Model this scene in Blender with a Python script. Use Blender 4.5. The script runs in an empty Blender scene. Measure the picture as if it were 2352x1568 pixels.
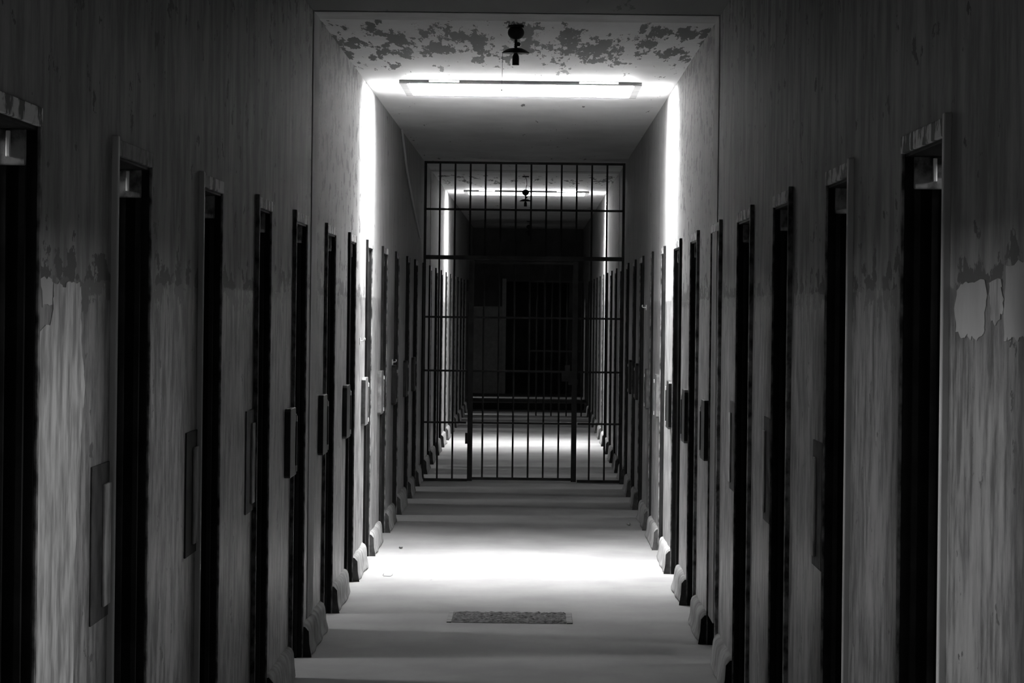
import bpy, bmesh, math, random
from mathutils import Vector, Matrix

S = bpy.context.scene
COL = S.collection
random.seed(7)
PI = math.pi

# ---------------------------------------------------------------- camera
cam_d = bpy.data.cameras.new('camera')
cam = bpy.data.objects.new('camera', cam_d)
COL.objects.link(cam)
cam_d.sensor_width = 36.0
cam_d.lens = 118.9
cam_d.shift_x = -48 / 2352
cam_d.shift_y = -77 / 2352
cam_d.clip_start = 0.05
cam_d.clip_end = 300
cam.matrix_world = Matrix.Translation((0, 0, 1.6)) @ Matrix.Rotation(PI / 2, 4, 'X') @ Matrix.Rotation(0.0115, 4, 'Z')
S.camera = cam

# ---------------------------------------------------------------- world, exposure
world = bpy.data.worlds.new('world')
S.world = world
world.use_nodes = True
bg = world.node_tree.nodes['Background']
bg.inputs[0].default_value = (1, 1, 1, 1)
bg.inputs[1].default_value = 0.25            # an even overcast sky; the corridor is roofed over
S.view_settings.view_transform = 'Standard'
S.view_settings.look = 'None'
S.view_settings.exposure = 0.0
S.view_settings.gamma = 1.0
S.view_settings.use_curve_mapping = False
S.cycles.max_bounces = 8
S.cycles.diffuse_bounces = 5
S.cycles.caustics_reflective = False
S.cycles.caustics_refractive = False
S.cycles.sample_clamp_indirect = 30.0

# ---------------------------------------------------------------- the corridor's measures (metres)
XL, XR = -1.033, 0.853          # wall faces
ZC = 2.965                      # ceiling
HEAD = 1.965                    # door heads
DEPTH = 0.26                    # wall thickness
Y0, Y1 = -7.0, 58.2
CELL = 2.3                      # depth of the cells behind the walls
LEFT = [(-3, -2.185, -1.385), (-2, -0.085, 0.715), (-1, 2.015, 2.815), (0, 4.115, 4.915), (1, 6.215, 7.034), (2, 8.292, 9.09), (3, 10.451, 11.171), (4, 12.57, 13.266), (5, 14.54, 15.376), (6, 16.756, 17.601), (7, 18.841, 19.624), (8, 20.874, 21.634), (9, 23.031, 23.887), (10, 25.24, 25.975), (11, 27.487, 28.215), (12, 29.315, 30.115), (13, 31.515, 32.315), (14, 33.515, 34.315), (15, 35.615, 36.415), (16, 37.715, 38.515), (17, 39.815, 40.615), (18, 41.915, 42.715), (19, 44.015, 44.815), (20, 46.115, 46.915), (21, 48.215, 49.015), (22, 50.315, 51.115), (23, 55.3, 56.1)]  # the last doorway is an addition that lights the far step and panel
RIGHT = [(-1, -1.452, -0.616), (0, 0.648, 1.484), (1, 2.748, 3.584), (2, 4.848, 5.684), (3, 6.949, 7.8), (4, 9.057, 9.822), (5, 11.161, 11.989), (6, 13.128, 14.106), (7, 15.311, 16.19), (8, 17.401, 18.314), (9, 19.442, 20.462), (10, 21.808, 22.474), (11, 23.977, 24.464), (12, 25.999, 26.95), (13, 27.948, 28.784), (14, 30.048, 30.884), (15, 32.148, 32.984), (16, 34.248, 35.084), (17, 36.348, 37.184), (18, 38.448, 39.284), (19, 40.548, 41.384), (20, 42.648, 43.484), (21, 44.748, 45.584), (22, 46.848, 47.684), (23, 48.948, 49.784), (24, 51.048, 51.884)]
CX = (XL + XR) / 2

# ---------------------------------------------------------------- lights
def area_light(name, loc, rot, sx, sy, power, spread=PI):
    d = bpy.data.lights.new(name, 'AREA')
    d.shape = 'RECTANGLE'
    d.size, d.size_y, d.energy, d.spread = sx, sy, power, spread
    o = bpy.data.objects.new(name, d)
    o.location, o.rotation_euler = loc, rot
    COL.objects.link(o)
    return o

# the light box over each diffuser is deep, so most of its light leaves downwards
for y, p in ((20.995, 74.0), (40.0, 58.0)):
    area_light('lamp_box_light', (CX, y, ZC - 0.03), (0, 0, 0), 1.36, 1.14, p, math.radians(98))
    # added lights at both ends of the box, aimed sideways to brighten the walls
    for sx in (-1, 1):
        area_light('wall_fill_light', (CX + sx * 0.52, y, ZC - 0.032), (0, -sx * math.radians(42), 0), 0.05, 1.12, p * 0.8, math.radians(126))
    # added lights along the long edges, tilted up to brighten the ceiling
    for sy in (-1, 1):
        area_light('ceiling_fill_light', (CX, y + sy * 0.60, ZC - 0.034), (sy * math.radians(101), 0, 0), 1.36, 0.02, p * 0.032, math.radians(24))
# daylight from the small high window of every cell; it comes out through the open doorways; the last left cell is added to light the step
cell_gain = {('L', 1): 2.6, ('L', 5): 1.6, ('L', 6): 1.5, ('L', 23): 1.3, ('L', 22): 1.6, ('R', 3): 3.4, ('R', 4): 2.0, ('R', 1): 2.2, ('R', 2): 2.2, ('L', 0): 2.2, ('L', -1): 2.0, ('L', 2): 1.5}
for side, doors in (('L', LEFT), ('R', RIGHT)):
    for n, a, b in doors:
        g = cell_gain.get((side, n), random.uniform(0.75, 1.15)) * (1.0 if side == 'L' else 0.7)
        x = XL - DEPTH - CELL + 0.04 if side == 'L' else XR + DEPTH + CELL - 0.04
        s = 1 if side == 'L' else -1
        area_light('cell_daylight', (x, (a + b) / 2, 2.3), (0, -s * PI / 2 + s * 0.25, 0), 0.5, 0.5, 34 * g)

# ---------------------------------------------------------------- materials
def new_mat(name):
    m = bpy.data.materials.new(name)
    m.use_nodes = True
    nt = m.node_tree
    bs = nt.nodes['Principled BSDF']
    return m, nt, bs

def grey(v):
    return (v, v, v, 1)

def N(nt, typ, **kw):
    n = nt.nodes.new(typ)
    for k, v in kw.items():
        setattr(n, k, v)
    return n

def noise(nt, scale, vec=(1, 1, 1), detail=4, rough=0.55, off=(0, 0, 0)):
    g = N(nt, 'ShaderNodeNewGeometry')
    mp = N(nt, 'ShaderNodeMapping')
    mp.inputs['Scale'].default_value = vec
    mp.inputs['Location'].default_value = off
    nt.links.new(g.outputs['Position'], mp.inputs['Vector'])
    n = N(nt, 'ShaderNodeTexNoise')
    n.inputs['Scale'].default_value = scale
    n.inputs['Detail'].default_value = detail
    n.inputs['Roughness'].default_value = rough
    nt.links.new(mp.outputs[0], n.inputs['Vector'])
    return n.outputs['Fac']

def remap(nt, v, a, b, c=0.0, d=1.0, smooth=True):
    m = N(nt, 'ShaderNodeMapRange')
    if smooth:
        m.interpolation_type = 'SMOOTHSTEP'
    m.inputs[1].default_value, m.inputs[2].default_value = a, b
    m.inputs[3].default_value, m.inputs[4].default_value = c, d
    nt.links.new(v, m.inputs[0])
    return m.outputs[0]

def math_n(nt, op, a, b=None):
    m = N(nt, 'ShaderNodeMath', operation=op)
    for i, v in enumerate((a, b)):
        if v is None:
            continue
        if isinstance(v, (int, float)):
            m.inputs[i].default_value = v
        else:
            nt.links.new(v, m.inputs[i])
    return m.outputs[0]

def mix(nt, f, a, b):
    m = N(nt, 'ShaderNodeMix', data_type='RGBA')
    if isinstance(f, (int, float)):
        m.inputs[0].default_value = f
    else:
        nt.links.new(f, m.inputs[0])
    for i, v in ((6, a), (7, b)):
        if isinstance(v, (int, float)):
            m.inputs[i].default_value = grey(v)
        else:
            nt.links.new(v, m.inputs[i])
    return m.outputs[2]

def pos_axis(nt, axis):
    g = N(nt, 'ShaderNodeNewGeometry')
    s = N(nt, 'ShaderNodeSeparateXYZ')
    nt.links.new(g.outputs['Position'], s.inputs[0])
    return s.outputs[axis]

def bump(nt, bs, h, strength=0.3, dist=0.01):
    b = N(nt, 'ShaderNodeBump')
    b.inputs['Strength'].default_value = strength
    b.inputs['Distance'].default_value = dist
    nt.links.new(h, b.inputs['Height'])
    nt.links.new(b.outputs[0], bs.inputs['Normal'])

def plain(name, v, rough=0.6, var=0.0, scale=6, metal=0.0, vec=(1, 1, 1), spec=0.3):
    m, nt, bs = new_mat(name)
    bs.inputs['Roughness'].default_value = rough
    bs.inputs['Metallic'].default_value = metal
    bs.inputs['Specular IOR Level'].default_value = spec
    if var:
        f = noise(nt, scale, vec)
        c = mix(nt, remap(nt, f, 0.3, 0.7), max(0, v - var), v + var)
        nt.links.new(c, bs.inputs['Base Color'])
        bump(nt, bs, f, 0.15, 0.004)
    else:
        bs.inputs['Base Color'].default_value = grey(v)
    return m

# painted wall: pale upper coat, greyer dado, streaks, flaked-off spots
def wall_material():
    m, nt, bs = new_mat('painted_wall')
    z = pos_axis(nt, 2)
    streak = noise(nt, 6.0, (1, 1.2, 0.4), 7, 0.66)
    blotch = noise(nt, 1.3, (1, 1, 0.8), 3, off=(3, 1, 2))
    up = mix(nt, remap(nt, streak, 0.3, 0.7), 0.29, 0.41)
    old = math_n(nt, 'SUBTRACT', 1.0, remap(nt, pos_axis(nt, 1), 15.7, 15.9))       # the older, darker coat this side of the joint
    up = mix(nt, old, up, mix(nt, remap(nt, streak, 0.34, 0.66), 0.19, 0.40))
    up = mix(nt, math_n(nt, 'MULTIPLY', remap(nt, blotch, 0.5, 0.75), 0.35), up, 0.22)
    lo = mix(nt, remap(nt, noise(nt, 6.0, (1, 2.2, 0.8), 8, 0.74), 0.38, 0.64), 0.12, 0.36)
    lo = mix(nt, math_n(nt, 'MULTIPLY', remap(nt, noise(nt, 3.0, (1, 1.4, 0.8), 5, 0.6, off=(0, 7, 3)), 0.53, 0.66), 0.55), lo, 0.44)
    edge = math_n(nt, 'ADD', z, remap(nt, noise(nt, 9.0, (1, 1, 1), 4), 0.3, 0.7, -0.006, 0.006))
    is_up = remap(nt, edge, 1.652, 1.656)
    c = mix(nt, is_up, lo, up)
    # flakes: more of them just above the dado line and high up by the ceiling
    fl = noise(nt, 7.0, (1, 0.8, 1.6), 6, 0.62, off=(1, 4, 0))
    band = math_n(nt, 'SUBTRACT', 1.0, remap(nt, math_n(nt, 'ABSOLUTE', math_n(nt, 'SUBTRACT', z, 1.66)), 0.0, 0.12))
    hi = remap(nt, z, 2.0, 2.95)
    y = pos_axis(nt, 1)
    near = math_n(nt, 'SUBTRACT', 1.0, remap(nt, y, 20.6, 21.6))
    far = math_n(nt, 'MULTIPLY', remap(nt, y, 33.0, 35.0), 0.6)
    amount = math_n(nt, 'ADD', math_n(nt, 'MULTIPLY', band, 0.16), math_n(nt, 'MULTIPLY', hi, 0.06))
    worn = math_n(nt, 'MULTIPLY', math_n(nt, 'MULTIPLY', remap(nt, y, 15.5, 16.2), math_n(nt, 'SUBTRACT', 1.0, remap(nt, y, 19.6, 20.6))), math_n(nt, 'MULTIPLY', is_up, 0.055))
    amount = math_n(nt, 'ADD', amount, worn)
    amount = math_n(nt, 'MULTIPLY', math_n(nt, 'ADD', amount, 0.015), math_n(nt, 'MAXIMUM', near, far))
    fm = remap(nt, math_n(nt, 'ADD', fl, amount), 0.655, 0.668)
    c = mix(nt, fm, c, 0.13)
    nt.links.new(c, bs.inputs['Base Color'])
    r = math_n(nt, 'ADD', 0.42, math_n(nt, 'MULTIPLY', is_up, 0.2))
    nt.links.new(r, bs.inputs['Roughness'])
    bs.inputs['Specular IOR Level'].default_value = 0.3
    h = math_n(nt, 'SUBTRACT', noise(nt, 18.0, (1, 1, 0.5), 5), fm)
    bump(nt, bs, h, 0.25, 0.004)
    return m

def ceiling_material():
    m, nt, bs = new_mat('flaking_ceiling')
    y = pos_axis(nt, 1)
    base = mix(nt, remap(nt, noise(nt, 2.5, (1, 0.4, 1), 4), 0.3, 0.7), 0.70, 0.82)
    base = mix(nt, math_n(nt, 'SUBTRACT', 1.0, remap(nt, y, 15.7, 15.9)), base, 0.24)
    fl = noise(nt, 8.5, (1.0, 0.13, 1), 8, 0.68, off=(2, 0.4, 0))
    fine = noise(nt, 34.0, (1.0, 0.07, 1), 4, 0.65)
    # flakes lie thickest in a belt across the ceiling before each roof light, none on the repaired stretch after it
    def belt(a, b, c, d, k):
        return math_n(nt, 'MULTIPLY', math_n(nt, 'MULTIPLY', remap(nt, y, a, b), math_n(nt, 'SUBTRACT', 1.0, remap(nt, y, c, d))), k)
    am = math_n(nt, 'ADD', belt(15.8, 16.9, 18.0, 20.4, 0.14), belt(34.0, 35.5, 37.0, 39.0, 0.10))
    am = math_n(nt, 'ADD', am, belt(-8, -7, 19.0, 20.6, 0.03))
    v = math_n(nt, 'ADD', math_n(nt, 'ADD', fl, am), math_n(nt, 'MULTIPLY', math_n(nt, 'SUBTRACT', fine, 0.5), 0.34))
    fm = remap(nt, v, 0.665, 0.675)
    c = mix(nt, fm, base, 0.15)
    nt.links.new(c, bs.inputs['Base Color'])
    bs.inputs['Roughness'].default_value = 0.8
    bs.inputs['Specular IOR Level'].default_value = 0.2
    bump(nt, bs, math_n(nt, 'SUBTRACT', noise(nt, 12, (1, 0.4, 1), 4), fm), 0.2, 0.004)
    return m

def floor_material():
    m, nt, bs = new_mat('worn_concrete_floor')
    f1 = noise(nt, 1.6, (1, 0.7, 1), 5)
    f2 = noise(nt, 30, (1, 0.5, 1), 4)
    c = mix(nt, remap(nt, f1, 0.3, 0.7), 0.27, 0.36)
    c = mix(nt, remap(nt, noise(nt, 11, (1, 0.35, 1), 6, 0.6, off=(5, 2, 0)), 0.66, 0.74, 0, 0.5), c, 0.2)
    c = mix(nt, remap(nt, f2, 0.3, 0.7, 0.0, 0.12), c, 0.25)
    nt.links.new(c, bs.inputs['Base Color'])
    bs.inputs['Roughness'].default_value = 0.72
    bs.inputs['Specular IOR Level'].default_value = 0.25
    bump(nt, bs, f2, 0.2, 0.004)
    return m

M_WALL = wall_material()
M_CEIL = ceiling_material()
M_FLOOR = floor_material()
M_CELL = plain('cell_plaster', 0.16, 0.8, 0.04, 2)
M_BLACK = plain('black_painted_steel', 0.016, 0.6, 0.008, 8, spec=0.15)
M_STEEL = plain('dark_gate_steel', 0.03, 0.5, 0.012, 9)
M_DARKPL = plain('rusty_plate_end_shade', 0.06, 0.6, 0.03, 14)
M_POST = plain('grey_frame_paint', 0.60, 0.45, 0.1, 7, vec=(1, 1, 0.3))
M_PLATE = plain('dirty_grey_plate', 0.17, 0.6, 0.14, 26, vec=(1, 1, 0.7))
M_PALE = plain('pale_bare_plaster', 0.82, 0.7, 0.08, 20)
M_PATCH = plain('exposed_plaster', 0.48, 0.55, 0.2, 10, vec=(1, 1.8, 0.7))
M_PATCH2 = plain('clean_plaster', 0.52, 0.6, 0.05, 5)
M_JOINT = plain('pale_joint_filler', 0.5, 0.7, 0.07, 5, vec=(1, 1, 0.3))
M_PLINTH = plain('rough_render', 0.27, 0.85, 0.09, 9)
def flaky():
    m, nt, bs = new_mat('flaking_lintel_paint')
    f = remap(nt, noise(nt, 15, (1, 1, 0.8), 5, 0.6), 0.46, 0.54)
    nt.links.new(mix(nt, f, 0.1, 0.85), bs.inputs['Base Color'])
    bs.inputs['Roughness'].default_value = 0.6
    bump(nt, bs, f, 0.3, 0.003)
    return m
M_FLAKE = flaky()
M_LOCK = plain('black_lock_steel', 0.022, 0.4, 0.008, 20)
M_LOCKG = plain('grey_lock_steel', 0.15, 0.45, 0.05, 20)
M_ROUGH = plain('rough_aggregate', 0.15, 0.95, 0.09, 45)
M_LAMP = plain('black_lamp_metal', 0.02, 0.45, 0.006, 20)
M_CORD = plain('pale_cable', 0.8, 0.6)
M_WIRE = plain('dull_wire', 0.12, 0.6)
M_RIM = plain('grey_panel_frame', 0.30, 0.5, 0.05, 10)
M_END = plain('end_wall_paint', 0.20, 0.8, 0.04, 3)
M_RISER = plain('black_riser', 0.03, 0.8, 0.01, 5)

def emit_mat(name, s):
    m, nt, bs = new_mat(name)
    bs.inputs['Base Color'].default_value = grey(0.8)
    bs.inputs['Emission Color'].default_value = (1, 1, 1, 1)
    bs.inputs['Emission Strength'].default_value = s
    return m
M_GLOW = emit_mat('lit_diffuser', 10.0)

# ---------------------------------------------------------------- geometry helpers
def box(bm, x0, x1, y0, y1, z0, z1):
    x0, x1 = min(x0, x1), max(x0, x1)
    y0, y1 = min(y0, y1), max(y0, y1)
    z0, z1 = min(z0, z1), max(z0, z1)
    v = [bm.verts.new(p) for p in ((x0, y0, z0), (x1, y0, z0), (x1, y1, z0), (x0, y1, z0),
                                   (x0, y0, z1), (x1, y0, z1), (x1, y1, z1), (x0, y1, z1))]
    for f in ((3, 2, 1, 0), (4, 5, 6, 7), (0, 1, 5, 4), (1, 2, 6, 5), (2, 3, 7, 6), (3, 0, 4, 7)):
        bm.faces.new([v[i] for i in f])
    return v

def rod(bm, p0, p1, r, seg=8, r2=None):
    p0, p1 = Vector(p0), Vector(p1)
    d = p1 - p0
    q = d.to_track_quat('Z', 'Y').to_matrix().to_4x4()
    bmesh.ops.create_cone(bm, cap_ends=True, segments=seg, radius1=r, radius2=r if r2 is None else r2,
                          depth=d.length, matrix=Matrix.Translation((p0 + p1) / 2) @ q)

def tube(bm, pts, r, seg=6):
    for a, b in zip(pts, pts[1:]):
        rod(bm, a, b, r, seg)
    for p in pts[1:-1]:
        bmesh.ops.create_icosphere(bm, subdivisions=1, radius=r, matrix=Matrix.Translation(p))

def lathe(bm, prof, seg=20, at=(0, 0, 0)):
    rings = []
    for r, z in prof:
        rings.append([bm.verts.new((at[0] + r * math.cos(2 * PI * i / seg), at[1] + r * math.sin(2 * PI * i / seg), at[2] + z)) for i in range(seg)])
    for a, b in zip(rings, rings[1:]):
        for i in range(seg):
            bm.faces.new((a[i], a[(i + 1) % seg], b[(i + 1) % seg], b[i]))
    bm.faces.new(list(reversed(rings[0])))
    bm.faces.new(rings[-1])

def obj(name, bm, mat, parent=None, bevel=0.0, smooth=False, loc=None):
    bmesh.ops.recalc_face_normals(bm, faces=bm.faces)
    if bevel:
        bmesh.ops.bevel(bm, geom=list(bm.edges), offset=bevel, segments=2, affect='EDGES', profile=0.5, clamp_overlap=True)
    if smooth:
        for f in bm.faces:
            f.smooth = True
    me = bpy.data.meshes.new(name)
    bm.to_mesh(me)
    bm.free()
    me.materials.append(mat)
    o = bpy.data.objects.new(name, me)
    COL.objects.link(o)
    if parent is not None:
        o.parent = parent
    if loc is not None:
        o.location = loc
    return o

def empty(name, loc):
    o = bpy.data.objects.new(name, None)
    o.empty_display_size = 0.1
    o.location = loc
    COL.objects.link(o)
    return o

def thing(o, label, cat, group=None):
    o['label'] = label
    o['category'] = cat
    if group:
        o['group'] = group
    return o

def structure(o, label=None):
    o['kind'] = 'structure'
    if label:
        o['label'] = label
    return o

# ---------------------------------------------------------------- shell: floor, ceiling, walls
XFL, XFR = XL - DEPTH - CELL, XR + DEPTH + CELL
bm = bmesh.new(); box(bm, XFL - 0.2, XFR + 0.2, Y0 - 0.2, Y1 + 3.2, -0.2, 0.0)
structure(obj('floor', bm, M_FLOOR), 'worn pale concrete corridor floor')

RL = [(CX, 20.995), (CX, 40.0)]         # centres of the two roof lights
bm = bmesh.new(); box(bm, XFL - 0.2, XFR + 0.2, Y0 - 0.2, Y1 + 3.2, ZC, ZC + 0.2)
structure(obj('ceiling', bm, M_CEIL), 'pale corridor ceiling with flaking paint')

def wall(side, doors):
    x0, x1 = (XL, XL - DEPTH) if side == 'L' else (XR, XR + DEPTH)
    bm = bmesh.new()
    y = Y0
    for n, a, b in doors:
        box(bm, x0, x1, y, a, 0, ZC)
        box(bm, x0, x1, a, b, HEAD, ZC)
        y = b
    box(bm, x0, x1, y, Y1, 0, ZC)
    o = obj('wall_left' if side == 'L' else 'wall_right', bm, M_WALL)
    structure(o, ('left' if side == 'L' else 'right') + ' corridor wall pierced by a row of cell doorways')
    return o
wall_left = wall('L', LEFT)
wall_right = wall('R', RIGHT)

def cells(side, doors):
    s = -1 if side == 'L' else 1
    xi = XL - DEPTH if side == 'L' else XR + DEPTH
    xo = xi + s * CELL
    bm = bmesh.new()
    box(bm, xo, xo + s * 0.15, Y0, Y1, 0, ZC)
    edges = [Y0] + [(p[2] + q[1]) / 2 for p, q in zip(doors, doors[1:])] + [doors[-1][2] + 0.6]
    for y in edges:
        box(bm, xi, xo, y - 0.06, y + 0.06, 0, ZC)
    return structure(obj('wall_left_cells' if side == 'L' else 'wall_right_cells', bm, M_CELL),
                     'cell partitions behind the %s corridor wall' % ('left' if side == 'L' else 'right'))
cells('L', LEFT)
cells('R', RIGHT)
bm = bmesh.new(); box(bm, XFL, XFR, Y0 - 0.15, Y0, 0, ZC)
structure(obj('wall_back', bm, M_END), 'wall closing the corridor behind the viewer')

# end of the corridor: raised tread, pale panel and dark doorway
bm = bmesh.new()
box(bm, XL, -0.47, Y1, Y1 + 0.2, 0, ZC)
box(bm, 0.62, XR, Y1, Y1 + 0.2, 0, ZC)
box(bm, -0.47, 0.62, Y1, Y1 + 0.2, 2.05, ZC)
end = structure(obj('wall_end', bm, M_END), 'dark end wall with an open doorway')
bm = bmesh.new(); box(bm, XL + 0.01, -0.53, Y1 - 0.02, Y1, 0.12, 1.62)
obj('wall_panel', bm, M_PALE, end, 0.004)
bm = bmesh.new(); box(bm, -0.53, -0.46, Y1 - 0.05, Y1 + 0.05, 0.12, 2.1)
obj('door_jamb', bm, M_PALE, end, 0.004)
bm = bmesh.new(); box(bm, XL + 0.02, -0.54, Y1 - 0.05, Y1 - 0.02, 0.26, 0.31)
obj('panel_rail', bm, M_PALE, end, 0.004)
bm = bmesh.new(); box(bm, XL, XR, Y1 + 3, Y1 + 3.2, 0, ZC); box(bm, XL - .1, XL, Y1 + .2, Y1 + 3, 0, ZC); box(bm, XR, XR + .1, Y1 + .2, Y1 + 3, 0, ZC)
structure(obj('wall_beyond', bm, M_CELL), 'dark room beyond the end doorway')
bm = bmesh.new(); box(bm, XL, XR, 53.15, Y1 + 0.2, 0.002, 0.12)
st = structure(obj('floor_step', bm, M_FLOOR), 'raised step across the far end of the corridor')
bm = bmesh.new(); box(bm, XL, XR, 53.12, 53.15, 0.002, 0.105)
obj('riser', bm, M_RISER, st)

# pale filled joints that run round the corridor, hardly proud of walls and ceiling
for k, (y, w) in enumerate(((15.86, 0.40), (33.9, 0.40))):
    e = structure(empty('trim_%d' % (k + 1), (CX, y, 0)), ('nearer', 'farther')[k] + ' pale plaster joint running up both walls and over the ceiling')
    for nm, bx in (('joint_strip', (XL - 0.002, XL + 0.005, -w / 2, w / 2, 0.15, ZC)), ('joint_strip', (XR - 0.005, XR + 0.002, -w / 2, w / 2, 0.15, ZC)),
                   ('joint_strip', (XL + 0.005, XR - 0.005, -w / 2, w / 2, ZC - 0.005, ZC))):
        bm = bmesh.new()
        box(bm, bx[0] - CX, bx[1] - CX, bx[2], bx[3], bx[4], bx[5])
        obj(nm, bm, M_JOINT, e, 0.002)

# ---------------------------------------------------------------- skirting: one rough block of render per pier
def plinth(side, y0, y1, parent):
    s = 1 if side == 'L' else -1
    x = XL if side == 'L' else XR
    rng = random.Random(int(y0 * 100) + (1 if side == 'L' else 2))
    ny = max(5, int((y1 - y0) / 0.12))
    prof = [(0.0, 0.145), (0.016, 0.142), (0.030, 0.120), (0.032, 0.06), (0.036, 0.025), (0.048, 0.0), (0.0, 0.0)]
    bm = bmesh.new()
    rows = []
    for i in range(ny + 1):
        y = y0 + (y1 - y0) * i / ny
        k = 1.0 if 0 < i < ny else 0.85
        row = []
        for j, (px, pz) in enumerate(prof):
            dx = px * k * (1 + rng.uniform(-0.10, 0.12)) if px else 0
            if j == 5:
                dx *= rng.uniform(0.85, 1.3)
            row.append(bm.verts.new((x + s * dx, y, pz * (1 + (rng.uniform(-0.05, 0.04) if j < 3 else 0)))))
        rows.append(row)
    for r0, r1 in zip(rows, rows[1:]):
        for j in range(len(prof) - 1):
            bm.faces.new((r0[j], r0[j + 1], r1[j + 1], r1[j]))
    bm.faces.new(rows[0]); bm.faces.new(list(reversed(rows[-1])))
    o = obj('plinth', bm, M_PLINTH, parent)
    sm = o.modifiers.new('round', 'SUBSURF'); sm.levels = sm.render_levels = 1
    for p in o.data.polygons:
        p.use_smooth = len(p.vertices) == 4
    # dark plate on the end towards the viewer: doorway shade put into the colour
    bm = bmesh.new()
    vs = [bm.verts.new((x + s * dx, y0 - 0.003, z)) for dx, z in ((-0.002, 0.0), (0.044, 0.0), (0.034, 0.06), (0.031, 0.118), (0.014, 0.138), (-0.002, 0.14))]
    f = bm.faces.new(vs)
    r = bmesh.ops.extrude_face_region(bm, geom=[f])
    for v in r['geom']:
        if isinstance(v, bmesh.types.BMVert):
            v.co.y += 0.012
    obj('plinth_end_shade', bm, M_BLACK if y0 < 16.5 else M_DARKPL, parent)
    return o
for side, doors in (('L', LEFT), ('R', RIGHT)):
    e = structure(empty('baseboard_left' if side == 'L' else 'baseboard_right', (0, 0, 0)), 'crumbling rendered plinths at the foot of the %s wall' % ('left' if side == 'L' else 'right'))
    for p, q in zip(doors, doors[1:]):
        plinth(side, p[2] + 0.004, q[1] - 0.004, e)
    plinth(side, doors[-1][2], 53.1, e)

# ---------------------------------------------------------------- peeling paint, one patch with painted light: layers that stand off the wall
def jag(pts, rng, amp, sub=4):
    out = []
    for i, p in enumerate(pts):
        q = pts[(i + 1) % len(pts)]
        for k in range(sub):
            t = k / sub
            j = amp if k else amp * 0.4
            out.append((p[0] + (q[0] - p[0]) * t + rng.uniform(-j, j) * 3, p[1] + (q[1] - p[1]) * t + rng.uniform(-j, j)))
    return out

def patch(side, pts, mat, parent, name='plaster_patch', amp=0.006, th=0.002):
    rng = random.Random(len(pts) * 31 + int(pts[0][0] * 77))
    s = 1 if side == 'L' else -1
    x = XL if side == 'L' else XR
    pp = jag(pts, rng, amp)
    bm = bmesh.new()
    f = bm.faces.new([bm.verts.new((x + s * th, y, z)) for y, z in pp])
    r = bmesh.ops.extrude_face_region(bm, geom=[f])
    for v in r['geom']:
        if isinstance(v, bmesh.types.BMVert):
            v.co.x = x - s * 0.001
    bmesh.ops.triangulate(bm, faces=[q for q in bm.faces if len(q.verts) > 4])
    return obj(name, bm, mat, parent)

PATCHES = [
    ('R', M_PATCH2, [(6.796, 1.647), (6.694, 1.655), (6.628, 1.66), (6.392, 1.665), (6.34, 1.633), (6.366, 1.583), (6.407, 1.558), (6.52, 1.55), (6.618, 1.556), (6.685, 1.551), (6.802, 1.559), (6.827, 1.598)]),
    ('R', M_PATCH2, [(6.1, 1.684), (5.884, 1.691), (5.72, 1.686), (5.72, 1.551), (5.874, 1.562), (5.936, 1.553), (6.017, 1.557), (6.111, 1.551), (6.105, 1.615)]),
    ('R', M_PATCH, [(6.31, 1.655), (6.15, 1.66), (6.126, 1.631), (6.136, 1.6), (6.217, 1.579), (6.294, 1.591), (6.30, 1.624)]),
    ('L', M_PATCH2, [(7.085, 1.651), (7.252, 1.651), (7.266, 1.637), (7.25, 1.595), (7.109, 1.59)]),
    ('L', M_PATCH, [(7.279, 1.642), (7.365, 1.647), (7.435, 1.635), (7.538, 1.647), (7.668, 1.646), (7.714, 1.633), (7.732, 1.595), (7.729, 1.535), (7.765, 1.465), (7.802, 1.394), (7.76, 1.355), (7.725, 1.237), (7.67, 1.123), (7.66, 0.90), (7.65, 0.16), (7.055, 0.16), (7.06, 1.03), (7.074, 1.321), (7.082, 1.54), (7.234, 1.553), (7.276, 1.595)]),  # bare plaster above; lower part follows the lit edge, light painted in
]
for side, m, pts in PATCHES:
    patch(side, pts, m, wall_left if side == 'L' else wall_right)

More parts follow.
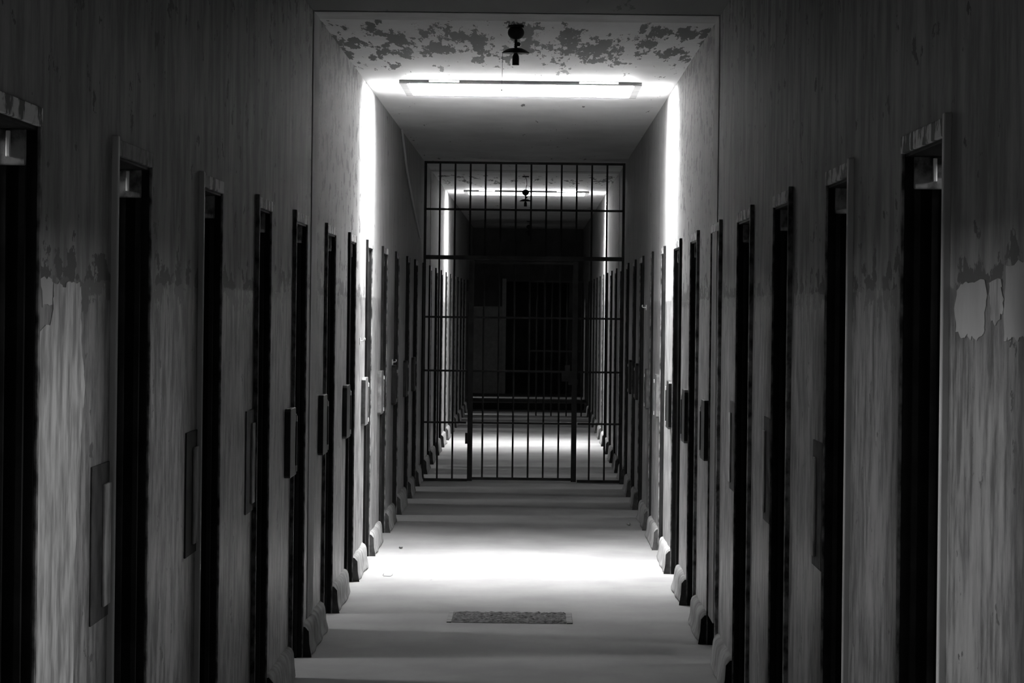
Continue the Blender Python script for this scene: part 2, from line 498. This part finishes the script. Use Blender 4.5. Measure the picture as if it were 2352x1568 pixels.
# ---------------------------------------------------------------- doorways
ORD = ['first', 'second', 'third', 'fourth', 'fifth', 'sixth', 'seventh', 'eighth', 'ninth', 'tenth', 'eleventh', 'twelfth', 'thirteenth',
       'fourteenth', 'fifteenth', 'sixteenth', 'seventeenth', 'eighteenth', 'nineteenth', 'twentieth', 'twenty-first', 'twenty-second', 'added twenty-third']
door_no = 0
def doorway(side, n, a, b):
    global door_no
    s = 1 if side == 'L' else -1           # towards the corridor
    x = XL if side == 'L' else XR
    o = n if side == 'L' else n - 2
    if o < 1:
        return
    door_no += 1
    e = structure(empty('door_%d' % door_no, (x, (a + b) / 2, 0)),
                  '%s open cell doorway counted from the viewer in the %s wall' % (ORD[o - 1], 'left' if side == 'L' else 'right'))
    c = (a + b) / 2
    def part(name, mat, boxes, bev=0.0):
        bm = bmesh.new()
        for x0, x1, y0, y1, z0, z1 in boxes:
            box(bm, s * x0, s * x1, y0 - c, y1 - c, z0, z1)
        return obj(name, bm, mat, e, bev)
    t = 0.008
    rng = random.Random(n * 17 + (3 if side == 'L' else 5))
    # black lining of the reveal, with the two rebates seen as vertical lines
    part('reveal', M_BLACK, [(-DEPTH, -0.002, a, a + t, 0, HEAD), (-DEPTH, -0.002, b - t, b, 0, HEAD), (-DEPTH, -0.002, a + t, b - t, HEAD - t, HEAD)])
    part('stop', M_BLACK, [(-0.035, -0.022, b - 0.03, b - t, 0, HEAD - t), (-0.075, -0.06, b - 0.04, b - t, 0, HEAD - t), (-0.15, -0.11, b - 0.05, b - t, 0, HEAD - t)])
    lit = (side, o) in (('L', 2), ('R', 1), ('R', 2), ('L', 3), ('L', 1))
    pm = M_POST if lit else M_PLATE if o < 7 else M_BLACK  # paler paint on posts that catch light: brightness put into the colour
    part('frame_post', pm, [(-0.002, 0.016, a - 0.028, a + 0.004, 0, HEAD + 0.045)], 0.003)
    part('frame_post', M_PLATE, [(-0.002, 0.006, b - 0.004, b + 0.02, 0, HEAD + 0.01)], 0.002)
    part('head_bar', M_FLAKE if o != 2 or side == 'R' else M_PLATE, [(-0.002, 0.007, a + 0.006, b + 0.02, HEAD, HEAD + 0.04)], 0.002)
    # plate closing the top of the reveal, with a pale upright strip
    part('transom_plate', M_PLATE, [(-0.20, -0.016, b - 0.065, b - 0.052, HEAD - 0.083, HEAD - t)], 0.003)
    k = {'L': 0.047, 'R': 0.058}[side]
    p = part('batten', M_PALE, [(-k - 0.009, -k, b - 0.075, b - 0.066, HEAD - 0.066, HEAD - 0.012)], 0.002)
    for _ in range(rng.randint(1, 3)):
        xx = rng.uniform(0.022, 0.1); zz = rng.uniform(HEAD - 0.06, HEAD - 0.025)
        if abs(xx - k) > 0.014:
            part('paint_flake', M_LOCKG, [(-xx - 0.005, -xx, b - 0.068, b - 0.064, zz, zz + rng.uniform(0.008, 0.018))])
for side, doors in (('L', LEFT), ('R', RIGHT)):
    for n, a, b in doors:
        doorway(side, n, a, b)

# ---------------------------------------------------------------- lock cases on the wall beside the doors
def lock_case(side, n, y0, y1, mat, z0=0.875, z1=1.165):
    s = 1 if side == 'L' else -1
    x = XL if side == 'L' else XR
    o = n if side == 'L' else n - 2
    e = empty('lock_case', (x, (y0 + y1) / 2, z0))
    h, w = (z1 - z0), (y1 - y0)
    dark = mat is M_LOCK
    thing(e, '%s steel lock case at hand height beside the %s doorway of the %s wall' % ('black' if dark else 'lit grey', ORD[o - 1], 'left' if side == 'L' else 'right'),
          'lock', 'steel lock cases beside the cell doors')
    bm = bmesh.new()
    prof = [(-w / 2, 0.012), (-w / 2 + 0.02, 0.0), (w / 2, 0.0), (w / 2, h - 0.03), (w / 2 - 0.05, h - 0.03), (w / 2 - 0.07, h), (-w / 2 + 0.02, h), (-w / 2, h - 0.014)]
    f0 = [bm.verts.new((0, y, z)) for y, z in prof]
    f1 = [bm.verts.new((s * 0.026, y, z)) for y, z in prof]
    bm.faces.new(f0); bm.faces.new(list(reversed(f1)))
    for i in range(len(prof)):
        j = (i + 1) % len(prof)
        bm.faces.new((f0[i], f1[i], f1[j], f0[j]))
    obj('case', bm, mat, e, 0.003)
    bm = bmesh.new()
    box(bm, s * 0.026, s * 0.031, w / 2 - 0.06, w / 2 - 0.03, 0.04, h - 0.06)
    obj('slide_bar', bm, M_LOCKG if not dark else M_STEEL, e, 0.002)
    for zz in (0.012, h - 0.065):
        bm = bmesh.new()
        box(bm, s * 0.022, s * 0.030, w / 2 - 0.028, w / 2 - 0.004, zz, zz + 0.028)
        obj('chipped_corner', bm, M_PALE if not dark else M_POST, e, 0.003)
for n, a, b in LEFT:
    if 5 <= n <= 12:
        lock_case('L', n, a - 0.40, a - 0.032, M_LOCKG if n in (8, 9) else M_LOCK)  # cases under the glowing panel get greyer steel: light painted into the colour
for n, a, b in RIGHT:
    if 7 <= n <= 13:
        lock_case('R', n, b + 0.024, b + 0.40, M_LOCKG if n in (10, 11) else M_LOCK)  # same painted-in light on the right wall's greyer cases

# doors nearer the viewer have lost their lock case: a pale strip beside a dark stain-edged plate is left
def lock_mark(side, n, y0, y1, z0, z1):
    s = 1 if side == 'L' else -1
    x = XL if side == 'L' else XR
    o = n if side == 'L' else n - 2
    e = empty('lock_plate', (x, (y0 + y1) / 2, z0))
    thing(e, 'flat dark plate with a pale upright strip beside the %s doorway of the %s wall' % (ORD[o - 1], 'left' if side == 'L' else 'right'),
          'plate', 'plates left where lock cases were taken off')
    w, h = y1 - y0, z1 - z0
    bm = bmesh.new(); box(bm, 0, s * 0.005, -w / 2, w / 2, -0.03, h + 0.05)
    obj('back_plate', bm, M_BLACK if n == 3 else M_DARKPL, e, 0.002)
    bm = bmesh.new(); box(bm, s * 0.005, s * 0.012, w * 0.1, w * 0.46, 0.0, h)
    obj('strip', bm, M_PATCH, e, 0.002)
for n, a, b in LEFT:
    if n in (2, 3, 4):
        lock_mark('L', n, a - 0.36, a - 0.04, 0.87, 1.165)
for n, a, b in RIGHT:
    if n in (4, 5, 6):
        lock_mark('R', n, b + 0.05, b + 0.36, 0.87, 1.165)

# ---------------------------------------------------------------- roof lights
def roof_light(x, y, hw, hd, label):
    e = empty('ceiling_light', (x, y, ZC))
    thing(e, label, 'ceiling light', 'bright rectangular ceiling lights')
    r = 0.045
    z0, z1 = -0.021, -0.011
    for nm, bx in (('frame_rail', (-hw - r, hw + r, -hd - r, -hd)), ('frame_rail', (-hw - r, hw + r, hd, hd + r)),
                   ('frame_rail', (-hw - r, -hw, -hd, hd)), ('frame_rail', (hw, hw + r, -hd, hd))):
        bm = bmesh.new(); box(bm, bx[0], bx[1], bx[2], bx[3], z0, z1)
        obj(nm, bm, M_RIM, e, 0.002)
    bm = bmesh.new(); box(bm, -hw, hw, -hd, hd, -0.018, -0.003)
    obj('diffuser', bm, M_GLOW, e)
    # skirt between the near rail and the ceiling, broken by two gaps that the light leaks through
    for x0, x1 in ((-hw - r, -0.552), (-0.37, 0.355), (0.59, hw + r)):
        bm = bmesh.new(); box(bm, x0, x1, -hd - r + 0.004, -hd - 0.004, z1, 0)
        obj('skirt', bm, M_RIM, e, 0.002)
    for xx in (-0.5, 0.5):
        bm = bmesh.new(); box(bm, xx - 0.02, xx + 0.02, hd + 0.004, hd + r, z1, 0)
        obj('hanger', bm, M_RIM, e, 0.002)
    return e
roof_light(CX, 20.995, 0.687, 0.575, 'wide glowing ceiling panel in front of the barred gate')
roof_light(CX, 40.0, 0.687, 0.575, 'wide glowing ceiling panel seen through the barred gate')

# ---------------------------------------------------------------- hanging lamp fittings
def lamp(x, y, drop, cord, label, s=1.0):
    e = empty('pendant_lamp', (x, y, ZC))
    thing(e, label, 'lamp', 'bare black lamp fittings along the ceiling')
    bm = bmesh.new(); lathe(bm, [(0.038, -0.012), (0.038, 0.0)], 20)
    obj('ceiling_rose', bm, M_LAMP, e)
    if drop > 0.08:
        bm = bmesh.new(); tube(bm, [(0, 0, -0.01), (0.012, 0, -0.05), (0.014, 0, -0.09), (0.004, 0, -drop + 0.035)], 0.003)
        obj('flex', bm, M_LAMP, e)
    else:
        bm = bmesh.new(); rod(bm, (0, 0, -0.012), (-0.004, 0, -drop + 0.02), 0.018, 12)
        obj('neck', bm, M_LAMP, e)
    bm = bmesh.new(); bmesh.ops.create_uvsphere(bm, u_segments=20, v_segments=12, radius=0.04, matrix=Matrix.Translation((0, 0, -drop)))
    bmesh.ops.scale(bm, vec=(1.0, 1.0, 0.88), verts=bm.verts, space=Matrix.Translation((0, 0, drop)))
    obj('ball_joint', bm, M_LAMP, e, smooth=True)
    bm = bmesh.new(); rod(bm, (0, 0, -drop - 0.03), (0, 0, -drop - 0.085), 0.0075, 10)
    obj('stem', bm, M_LAMP, e)
    bm = bmesh.new(); bmesh.ops.create_uvsphere(bm, u_segments=12, v_segments=8, radius=0.011, matrix=Matrix.Translation((0.012, -0.004, -drop - 0.056)))
    obj('thumb_screw', bm, M_LAMP, e, smooth=True)
    d = -drop - 0.082
    bm = bmesh.new(); lathe(bm, [(0.066, d - 0.018), (0.067, d - 0.014), (0.05, d - 0.002), (0.03, d + 0.006), (0.006, d + 0.009)], 24)
    obj('shade', bm, M_LAMP, e)
    bm = bmesh.new(); lathe(bm, [(0.0165, d - 0.075), (0.0165, d - 0.04), (0.015, d - 0.03), (0.0085, d - 0.018), (0.007, d - 0.01)], 16)
    obj('socket', bm, M_LAMP, e)
    if cord:
        bm = bmesh.new(); tube(bm, [(-0.063, -0.01, d - 0.012), (-0.064, -0.01, d - 0.1), (-0.066, -0.01, d - 0.195)], 0.0011, 5)
        bmesh.ops.create_icosphere(bm, subdivisions=2, radius=0.004, matrix=Matrix.Translation((-0.066, -0.01, d - 0.197)))
        obj('pull_cord', bm, M_LAMP, e)
    e.scale = (s, s, s)
    return e
lamp(-0.097, 16.35, 0.036, True, 'black lamp fitting with a pull cord hanging before the nearer glowing panel')
lamp(-0.09, 35.07, 0.185, False, 'small black lamp fitting seen through the gate before the farther panel', 0.92)
lamp(-0.08, 53.2, 0.10, False, 'barely visible black lamp fitting in the dark far end of the corridor', 0.9)

# ---------------------------------------------------------------- barred gate across the corridor
def gate():
    Y = 31.0
    e = empty('barred_gate', (CX, Y, 0))
    thing(e, 'black steel gate of upright bars filling the corridor from floor to ceiling', 'gate')
    xl, xr, zt = -0.996, 0.821, 2.935
    def part(name, f, parent=e, mat=M_STEEL):
        bm = bmesh.new(); f(bm)
        return obj(name, bm, mat, parent)
    X = lambda v: v - CX
    def bx(x0, x1, z0, z1, y0=-0.012, y1=0.012):
        return lambda bm: box(bm, X(x0), X(x1), y0, y1, z0, z1)
    part('frame_stile', bx(xl - 0.012, xl + 0.012, 0, zt))
    part('frame_stile', bx(xr - 0.012, xr + 0.012, 0, zt))
    part('top_rail', bx(xl, xr, zt - 0.022, zt))
    part('transom', bx(xl, xr, 2.036, 2.074, -0.02, 0.02))
    part('bottom_rail', bx(xl, -0.587, 0.005, 0.03)); part('bottom_rail', bx(0.42, xr, 0.005, 0.03))
    part('cross_rail', bx(xl, xr, 2.486, 2.505))
    bars = [-0.863 + 0.1392 * i for i in range(12)]
    for i, x in enumerate(bars):
        part('bar', lambda bm: rod(bm, (X(x), 0, 2.07), (X(x), 0, zt - 0.01), 0.0085, 8))
        if i in (0, 1, 10, 11):
            part('bar', lambda bm: rod(bm, (X(x), 0, 0.02), (X(x), 0, 2.04), 0.0085, 8))
    for z in (1.508, 1.017, 0.543):
        part('cross_rail', bx(xl, -0.6, z - 0.009, z + 0.009)); part('cross_rail', bx(0.42, xr, z - 0.009, z + 0.009))
    # the leaf in the middle
    leaf = part('leaf', lambda bm: [bx(-0.587, -0.541, 0.01, 2.03, -0.018, 0.018)(bm), bx(0.364, 0.412, 0.01, 2.03, -0.018, 0.018)(bm),
                                    bx(-0.541, 0.364, 2.0, 2.022)(bm), bx(-0.541, 0.364, 0.02, 0.045)(bm)])
    for x in bars[3:9]:
        part('bar', lambda bm: rod(bm, (X(x - 0.004), 0, 0.03), (X(x - 0.004), 0, 2.01), 0.0085, 8), leaf)
    for z in (1.508, 1.017, 0.543):
        part('cross_rail', bx(-0.541, 0.364, z - 0.009, z + 0.009), leaf)
    part('lock', lambda bm: (box(bm, X(0.27), X(0.40), -0.03, -0.018, 0.93, 1.02), box(bm, X(0.30), X(0.345), -0.032, -0.018, 1.02, 1.08), box(bm, X(0.33), X(0.42), -0.035, -0.018, 0.90, 0.95)), leaf)
    for z in (0.35, 1.75):
        part('hinge', lambda bm: rod(bm, (X(-0.595), -0.015, z), (X(-0.595), -0.015, z + 0.1), 0.013, 8), leaf)
gate()

def far_gate():
    Y = 50.2
    e = empty('far_gate', (0.3, Y, 0))
    thing(e, 'narrow black barred gate leaf standing before the far step', 'gate')
    s = [-0.05 + 0.112 * i for i in range(8)]
    for i, x in enumerate(s):
        bm = bmesh.new(); rod(bm, (x - 0.3, 0, 0.0), (x - 0.3, 0, 2.0), 0.011, 8)
        obj('bar', bm, M_STEEL, e)
    for z in (0.95, 1.98):
        bm = bmesh.new(); box(bm, s[0] - 0.3 - 0.012, s[-1] - 0.3 + 0.012, -0.012, 0.012, z, z + 0.026)
        obj('rail', bm, M_STEEL, e)
far_gate()

# ---------------------------------------------------------------- loose cable, drain patch, litter on the floor
cpts = [(26.002, 2.955), (26.47, 2.839), (27.057, 2.692), (27.959, 2.549), (29.14, 2.383), (30.418, 2.222)]
bm = bmesh.new(); tube(bm, [(XL + 0.012, y, z) for y, z in cpts], 0.009, 7)
thing(obj('cable', bm, M_CORD), 'pale loose cable sagging down the left wall before the gate', 'cable')

e = structure(empty('floor_patch', (-0.1, 17.44, 0)), 'rough dark square patch let into the floor')
rng = random.Random(3)
bm = bmesh.new()
nx, ny = 40, 24
vs = [[bm.verts.new((-0.29 + 0.58 * i / nx + rng.uniform(-0.004, 0.004), -0.29 + 0.58 * j / ny + rng.uniform(-0.006, 0.006),
                     0.002 + rng.uniform(0, 0.011) * (0 < i < nx and 0 < j < ny))) for i in range(nx + 1)] for j in range(ny + 1)]
for j in range(ny):
    for i in range(nx):
        bm.faces.new((vs[j][i], vs[j][i + 1], vs[j + 1][i + 1], vs[j + 1][i]))
obj('aggregate', bm, M_ROUGH, e)
for x0, x1 in ((0.29, 0.32), (-0.32, -0.295)):
    bm = bmesh.new(); box(bm, x0, x1, -0.29, 0.29, 0, 0.006)
    obj('rim', bm, M_PLINTH, e, 0.002)
bm = bmesh.new()
tube(bm, [(-0.026, 0.10, 0.003), (-0.028, 0.0, 0.003), (-0.02, -0.06, 0.003), (0.02, -0.07, 0.003), (0.028, -0.01, 0.003), (0.026, 0.09, 0.003)], 0.0014, 6)
o = obj('bent_wire', bm, M_WIRE); o.location = (-0.846, 20.1, 0)
thing(o, 'small bent piece of wire lying on the brightly lit floor', 'wire')

def pebble(x, y, r, label):
    bm = bmesh.new(); bmesh.ops.create_icosphere(bm, subdivisions=2, radius=r)
    g = random.Random(int(x * 1000) + int(y * 10))
    for v in bm.verts:
        v.co *= g.uniform(0.8, 1.15)
        v.co.z *= 0.6
    zmin = min(v.co.z for v in bm.verts)
    for v in bm.verts:
        v.co.z -= zmin
    o = obj('plaster_crumb', bm, M_PLATE); o.location = (x, y, 0)
    thing(o, label, 'rubble', 'plaster crumbs on the floor')
pebble(-0.854, 22.35, 0.014, 'dark crumb of plaster on the floor near the left wall, past the bent wire')
pebble(0.728, 25.0, 0.016, 'dark crumb of plaster on the floor at the foot of the right wall')

def bracket(side, y, z, label):
    s = 1 if side == 'L' else -1
    x = XL if side == 'L' else XR
    e = empty('wall_bracket', (x, y, z))
    thing(e, label, 'bracket', 'small metal brackets on the corridor walls')
    bm = bmesh.new(); box(bm, 0, s * 0.006, -0.02, 0.02, -0.02, 0.02)
    obj('back_plate', bm, M_PALE, e, 0.002)
    bm = bmesh.new(); tube(bm, [(s * 0.006, 0, 0), (s * 0.028, 0, 0.002), (s * 0.033, 0, 0.012), (s * 0.028, 0, 0.02)], 0.004, 6)
    obj('hook', bm, M_PALE, e)
bracket('R', 25.4, 1.612, 'small pale hook bracket on the right wall shortly before the barred gate')
bracket('L', 24.9, 1.19, 'small pale hook bracket at waist height on the left wall before the gate')
bracket('L', 20.2, 1.39, 'small hook bracket on the brightly lit stretch of the left wall')
